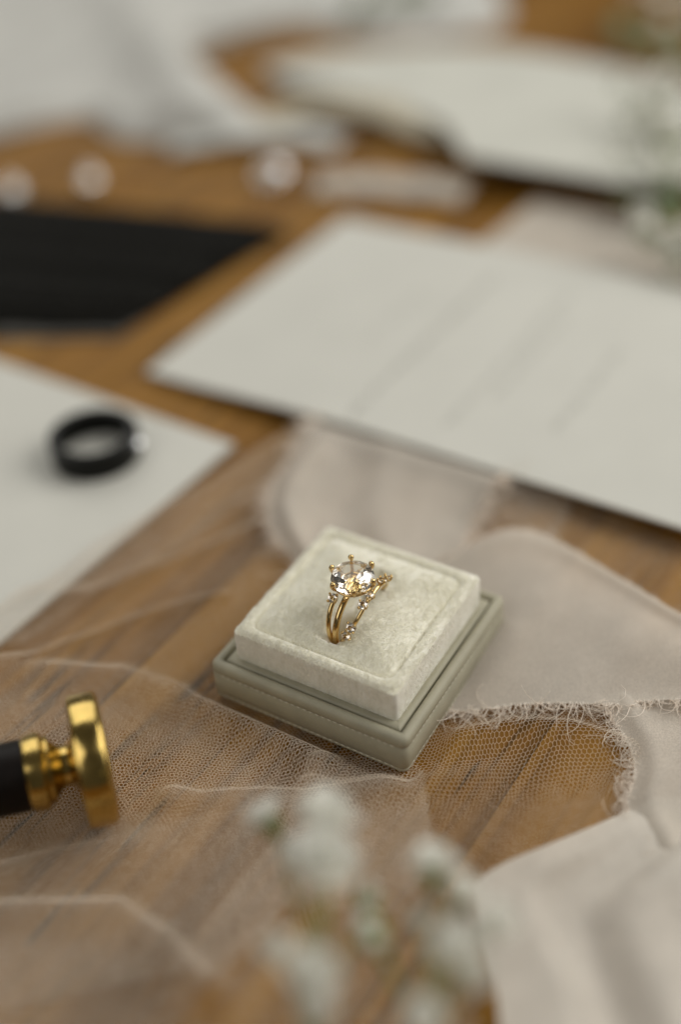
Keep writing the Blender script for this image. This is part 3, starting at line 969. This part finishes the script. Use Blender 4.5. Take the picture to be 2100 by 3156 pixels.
obj('folded_cloth', cloth_block([(-1.5, 22.5), (-7.3, 16.0), (-17.5, 17.8), (-15.5, 28.2)], lambda s, t: .46 + .13 * np.sin(s * 26 + t * 3) + .05 * np.sin(s * 49 + t), 60), M_blackcloth, bk)
obj('satin_hem', cloth_block([(-5.8, 17.7), (-7.35, 15.75), (-11.8, 16.2), (-11.5, 17.9)], lambda s, t: .10 + .02 * np.sin(t * 9), 20), M_greyhem, bk)

# ------------------------------------------------------------------ small jewellery far behind
DISC = Vector((-.10, -.23, .97)).to_track_quat('X', 'Z').to_matrix().to_4x4()     # discs added for bright glints, tilted to mirror the back window
def earring(name, loc, label, kind, rotz):
    e_ = tag(empty(name, loc, (0, 0, rotz)), label, 'earring', 'earrings behind the black cloth')
    if kind == 'stud':
        o = obj('crystal', gem, MG, e_); o.matrix_local = Matrix.Translation(Vector((0, 0, .50)) * S) @ Matrix.Rotation(R(38), 4, 'X') @ Matrix.Scale(.42, 4)
        bag = Bag()
        Mx = Matrix.Translation((0, 0, .50)) @ Matrix.Rotation(R(38), 4, 'X')
        bag.add(tube([Mx @ Vector((.45 * math.cos(a), .45 * math.sin(a), -.02)) for a in np.linspace(0, 2 * math.pi, 33)[:-1]], .055, 8, True))
        for k in range(8):
            a = math.pi / 4 * k
            bag.add(ball(.085, 8, 6), Mx @ Matrix.Translation((.45 * math.cos(a), .45 * math.sin(a), .06)))
        obj('halo_setting', bag.mesh('halo_setting'), M_silver, e_)
        obj('glint_mirror', Bag().add(lathe([(.02, -.06), (.50, -.06), (.52, -.03), (.50, 0), (.02, .0)], 40), Matrix.Translation((.25, .55, .50)) @ DISC).mesh('glint_mirror', True, 30), M_silver, e_)
    else:
        obj('pearl', Bag().add(ball(.42, 24, 16), Matrix.Translation((0, 0, .43))).mesh('pearl'), M_pearl, e_)
        obj('glint_mirror', Bag().add(lathe([(.02, -.05), (.29, -.05), (.31, -.02), (.29, 0), (.02, .0)], 32), Matrix.Translation((.05, -.30, .62)) @ DISC).mesh('glint_mirror', True, 30), M_silver, e_)
        obj('cap', Bag().add(ball(.17, 12, 8, (1, 1, .7)), Matrix.Translation((0, .05, .86))).mesh('cap'), M_silver, e_)
    obj('post', Bag().add(tube([(0, .05, .35), (.1, .7, .2), (.15, 1.1, .06)], .035, 6)).mesh('post'), M_silver, e_)
    return e_
earring('earring', (-2.24, 26.9, 0.02), 'bright crystal earring on the table between black cloth and white gauze', 'stud', 0)
earring('earring', (-9.6, 27.9, 0.02), 'pinkish pearl earring behind the black cloth, right of a similar pearl', 'pearl', 0)
earring('earring', (-12.7, 27.4, 0.02), 'pearl earring at the far left edge behind the black cloth', 'pearl', 0)

# ------------------------------------------------------------------ white gauze and ribbons far behind
def heap(outline, zf, n, m, name):
    O = spline(outline + outline[:1], n + 1)[:-1]
    c = O.mean(0)
    v, f = [], []
    rs = np.linspace(1, .03, m)
    for r in rs:
        for p in O:
            q = c + (p - c) * r
            edge = 1 - r
            v.append((q[0], q[1], float(.03 + zf(q[0], q[1]) * min(1, edge * 7 + .12))))
    for i in range(m - 1):
        for k in range(n):
            f.append((i * n + k, i * n + (k + 1) % n, (i + 1) * n + (k + 1) % n, (i + 1) * n + k))
    f.append(tuple((m - 1) * n + k for k in range(n)))
    return Bag().add((v, f)).mesh(name)
gz = [(-22, 34), (-15.5, 34), (-11, 35.6), (-9.2, 33.0), (-6.5, 32.0), (-3.6, 31.2), (-2.4, 32.4), (-3.6, 35.4), (-5.6, 39), (-6.2, 42.5), (-4.2, 45), (1, 48), (4, 53), (-4, 62), (-22, 62), (-27, 46)]
def gzf(x, y):
    return .45 + .45 * (float(n1(x * .3, y * .3)) + .5) + .16 * math.sin((x * .75 - y * .4) * 1.1) ** 2 + .9 * math.exp(-(((x + 6.6) * .75 + (y - 38) * .2) / 1.4) ** 2)
tag(obj('white_gauze', heap(gz, gzf, 120, 26, 'white_gauze'), M_gauze), 'heap of soft white gauze fabric at the far upper left', 'fabric')

gz2 = [(.5, 45.6), (3.5, 43.9), (7.2, 43.7), (9.6, 44.6), (10.5, 48), (9, 56), (1, 58), (-1.5, 50)]
tag(obj('white_gauze', heap(gz2, lambda x, y: .4 + .5 * (float(n2(x * .3, y * .3)) + .5), 90, 18, 'white_gauze'), M_gauze), 'pale gauze fold beyond the far edge of the handmade paper', 'fabric')

def loose_ribbon(name, pts, half, label, mtl, cat='ribbon'):
    P = spline(pts, 50)
    v, f = [], []
    for i, p in enumerate(P):
        t = P[min(i + 1, 49)] - P[max(i - 1, 0)]
        nrm = np.array([-t[1], t[0], 0]); nrm /= np.linalg.norm(nrm)
        for k in range(7):
            u = k / 6 * 2 - 1
            q = p + nrm * half * u
            v.append((q[0], q[1], max(.04, q[2] + .12 * (1 - u * u) + .05 * math.sin(i * .5 + u))))
    for i in range(49):
        for k in range(6):
            f.append((i * 7 + k, i * 7 + k + 1, (i + 1) * 7 + k + 1, (i + 1) * 7 + k))
    o = obj(name, Bag().add((v, f)).mesh(name), mtl)
    md = o.modifiers.new('thickness', 'SOLIDIFY'); md.thickness = .012 * S
    return tag(o, label, cat)
loose_ribbon('gauze_ribbon', [(-3.4, 32.8, .3), (-.4, 34.4, .5), (2.2, 33.2, .7), (4.6, 30.8, .6), (6.6, 29.4, .5)], 1.1, 'pale cream silk ribbon curling between white gauze and handmade paper', M_cream)
loose_ribbon('gauze_ribbon', [(-.4, 26.7, .1), (.9, 26.5, .2), (2.8, 26.0, .2), (5.6, 24.7, .3)], 1.0, 'pale beige ribbon end right of the crystal earring', M_chiffon)
loose_ribbon('gauze_ribbon', [(-6.6, 31.5, .2), (-4.0, 31.6, .5), (-1.6, 31.8, .3), (.9, 30.6, .2)], .9, 'white ribbon end trailing from the gauze heap', M_gauze)

# ------------------------------------------------------------------ baby's breath
def flower_mesh(seed):
    g = random.Random(seed)
    bag = Bag()
    for ring_, (np_, el, L, wd) in enumerate(((9, 8, .44, .19), (9, 30, .42, .19), (8, 52, .36, .17), (6, 72, .28, .14), (3, 85, .2, .1))):
        for k in range(np_):
            a = 2 * math.pi * (k + .5 * (ring_ % 2)) / np_ + g.uniform(-.2, .2)
            l = L * g.uniform(.85, 1.12)
            e_ = R(el + g.uniform(-10, 10))
            M = Matrix.Rotation(a, 4, 'Z') @ Matrix.Rotation(-e_, 4, 'Y')
            v, f = [], []
            for i in range(5):
                t = i / 4
                hw = wd * math.sin(math.pi * (.12 + .80 * t)) ** .7
                for u in (-1, 0, 1):
                    v.append((l * t, hw * u * (1 if i < 4 else .8), .06 * u * u + .10 * t * t + g.uniform(-.01, .01) - (.03 if (i == 4 and u == 0) else 0)))
            for i in range(4):
                for k2 in range(2):
                    f.append((i * 3 + k2, (i + 1) * 3 + k2, (i + 1) * 3 + k2 + 1, i * 3 + k2 + 1))
            bag.add((v, f), M)
    return bag.mesh('blossom')
FM = [flower_mesh(s) for s in (1, 2, 3)]
cal = Bag().add(lathe([(.03, -.42), (.13, -.32), (.22, -.12), (.21, .0), (.05, .04)], 10), Matrix.Rotation(R(-90), 4, 'Y')).mesh('calyx')
budm = Bag().add(ball(.15, 10, 8, (1, 1, 1.35))).mesh('bud')
for m_ in FM: m_.materials.append(M_petal)
cal.materials.append(M_stem); budm.materials.append(M_petal)
FS, CS = .92, .9
def sprig(name, label, root, joints, flowers, group=None):
    """flowers: (pos, scale, facing vector, 'flower'/'bud', joint)"""
    e_ = tag(empty(name, root), label, 'flower', group)
    r0 = Vector(root)
    bag = Bag()
    main = [Vector(j) - r0 for j in joints]
    sp = spline([tuple(q) for q in main], 24)
    bag.add(tube([Vector(q) for q in sp], [.055 - .02 * i / 23 for i in range(24)], 7))
    obj('stem', bag.mesh('stem'), M_stem, e_)
    for pos, scl, face, kind, j in flowers:
        p = Vector(pos) - r0
        fv = Vector(face).normalized()
        base = Vector(sp[min(23, int(j * 23))])
        neck = p - fv * .28 * scl
        midp = (base + neck) / 2 + Vector((0, 0, -.15))
        br_ = Bag().add(tube([Vector(q) for q in spline([tuple(base), tuple(midp), tuple(neck)], 12)], .036, 5))
        obj('flower_stalk', br_.mesh('flower_stalk'), M_stem, e_)
        q = fv.to_track_quat('Z', 'Y').to_euler()
        if kind == 'flower':
            o = obj('blossom', FM[random.randrange(3)], M_petal, e_, p, q, scl * FS)
            obj('calyx', cal, M_stem, o, None, None, CS)
        else:
            o = obj('bud', budm, M_petal, e_, p, q, scl * FS)
            obj('calyx', cal, M_stem, o, (0, 0, -.02))
    return e_
def lerp_h(a3, a6, h):
    t = (h - 3) / 3
    return (a3[0] + (a6[0] - a3[0]) * t, a3[1] + (a6[1] - a3[1]) * t, h)
UPF = (0, -.25, 1)
sprig('babys_breath', "white baby's breath sprig, left of two in the near foreground", (-1.6, -13.2, .3),
      [(-1.6, -13.2, .3), (-1.3, -12.0, 1.8), (-1.15, -10.8, 2.9), (-1.0, -9.6, 3.7)],
      [(lerp_h((-1.95, -6.60), (-1.67, -8.90), 4.0), 1.0, (-.5, .5, .8), 'flower', .9),
       (lerp_h((-.90, -6.70), (-.80, -8.98), 4.3), 1.35, (.2, .3, 1), 'flower', 1),
       (lerp_h((-.95, -7.60), (-.83, -9.72), 4.3), 1.55, (0, -.2, 1), 'flower', 1),
       (lerp_h((-1.40, -7.45), (-1.22, -9.6), 3.9), .9, (-.5, -.1, 1), 'flower', .95),
       (lerp_h((-1.30, -9.65), (-1.13, -11.42), 4.6), 1.15, (.3, -.4, .8), 'flower', .55),
       (lerp_h((-1.20, -10.15), (-1.04, -11.85), 4.4), .85, (.1, -.7, .6), 'flower', .5),
       (lerp_h((-1.76, -9.2), (-1.51, -11.06), 4.6), .75, (-.6, .1, .8), 'flower', .5),
       (lerp_h((-.23, -8.25), (-.24, -10.27), 4.0), 1.0, (.3, .3, 1), 'bud', .8)])
sprig('babys_breath', "white baby's breath sprig, right of two in the near foreground", (.5, -13.4, .3),
      [(.5, -13.4, .3), (.5, -12.2, 1.9), (.55, -11.2, 3.0), (.7, -10.2, 3.7)],
      [(lerp_h((.90, -7.85), (.71, -9.93), 4.1), 1.1, (.1, .5, 1), 'flower', 1),
       (lerp_h((1.30, -8.45), (1.03, -10.4), 3.9), .9, (.5, .3, .8), 'flower', 1),
       (lerp_h((1.72, -9.05), (1.38, -10.95), 4.2), 1.05, (.7, .1, .8), 'flower', .9),
       (lerp_h((1.10, -9.40), (.87, -11.22), 4.6), 1.15, (.1, -.2, 1), 'flower', .8),
       (lerp_h((1.30, -9.85), (1.05, -11.6), 4.2), .8, (.5, -.4, .8), 'flower', .7),
       (lerp_h((.55, -8.9), (.42, -10.8), 3.5), .55, (-.3, .2, 1), 'flower', .9),
       (lerp_h((-.33, -8.85), (-.32, -10.78), 4.2), 1.15, (-.5, .5, .6), 'bud', .75),
       (lerp_h((-.22, -9.15), (-.22, -11.03), 4.2), .95, (-.2, -.3, .8), 'bud', .7),
       (lerp_h((.50, -10.55), (.38, -12.2), 4.2), .9, (-.2, -.3, 1), 'flower', .5)])

FS, CS = .95, .55
# sprigs at the right edge, behind the cards
def far_sprig(label, root, tip, nfl, spread, seed, group):
    g = random.Random(seed)
    fl = []
    for k in range(nfl):
        t = g.uniform(.25, 1)
        p = Vector(root).lerp(Vector(tip), t) + Vector((g.gauss(0, spread), g.gauss(0, spread), g.uniform(-.2, 1.2)))
        p.z = max(p.z, .5)
        fl.append((tuple(p), g.uniform(.8, 1.3), (g.gauss(0, .4), g.gauss(-.3, .4), 1), 'flower', t * .95))
    mid = (Vector(root) + Vector(tip)) / 2 + Vector((0, 0, .4))
    return sprig('babys_breath', label, root, [root, tuple(Vector(root).lerp(mid, .6)), tuple(mid), tip], fl, group)
far_sprig("baby's breath sprig along the right edge beside the handmade paper", (12.4, 17.5, .4), (13.6, 30, 1.6), 34, .8, 5, None)
far_sprig("small baby's breath sprig at the right edge, behind the scripted card", (13.2, 14.2, .4), (10.9, 18.6, 1.0), 14, .5, 6, None)
far_sprig("baby's breath sprig at the top right corner of the table", (22, 36, .5), (16.2, 44, 1.6), 24, 1.0, 8, None)

def leafy(label, root, tip, n, seed):
    g = random.Random(seed)
    e_ = tag(empty('leaf_sprig', root), label, 'leaves')
    r0 = Vector(root); d = Vector(tip) - r0
    obj('stem', Bag().add(tube([d * t + Vector((0, 0, .3 * math.sin(3 * t))) for t in np.linspace(0, 1, 12)], .06, 6)).mesh('stem'), M_stem, e_)
    v, f = [], []
    for i in range(7):
        t = i / 6; hw = .55 * math.sin(math.pi * (.06 + .9 * t))
        for u in (-1, 0, 1): v.append((2.0 * t, hw * u, .12 * u * u + .25 * t * t))
    for i in range(6):
        for k in range(2): f.append((i * 3 + k, (i + 1) * 3 + k, (i + 1) * 3 + k + 1, i * 3 + k + 1))
    lm = Bag().add((v, f)).mesh('leaf'); lm.materials.append(M_leaf)
    for k in range(n):
        t = (k + .5) / n
        a = math.atan2(d.y, d.x) + (1 if k % 2 else -1) * g.uniform(.5, 1.2)
        obj('leaf', lm, M_leaf, e_, d * t + Vector((0, 0, .25)), (g.uniform(-.3, .3), -g.uniform(.05, .5), a), g.uniform(.7, 1.1))
    return e_
leafy('dusty green leaf sprig beyond the top right corner of the handmade paper', (19.5, 33.5, .2), (14.6, 39.5, .4), 9, 3)
leafy('green leaf sprig beyond the far edge of the handmade paper', (1.0, 45.5, .2), (6.5, 47.5, .4), 8, 4)
leafy('dark green leaf sprig under the flowers at the right edge', (14.5, 17.5, .1), (11.9, 21.2, .5), 6, 9)
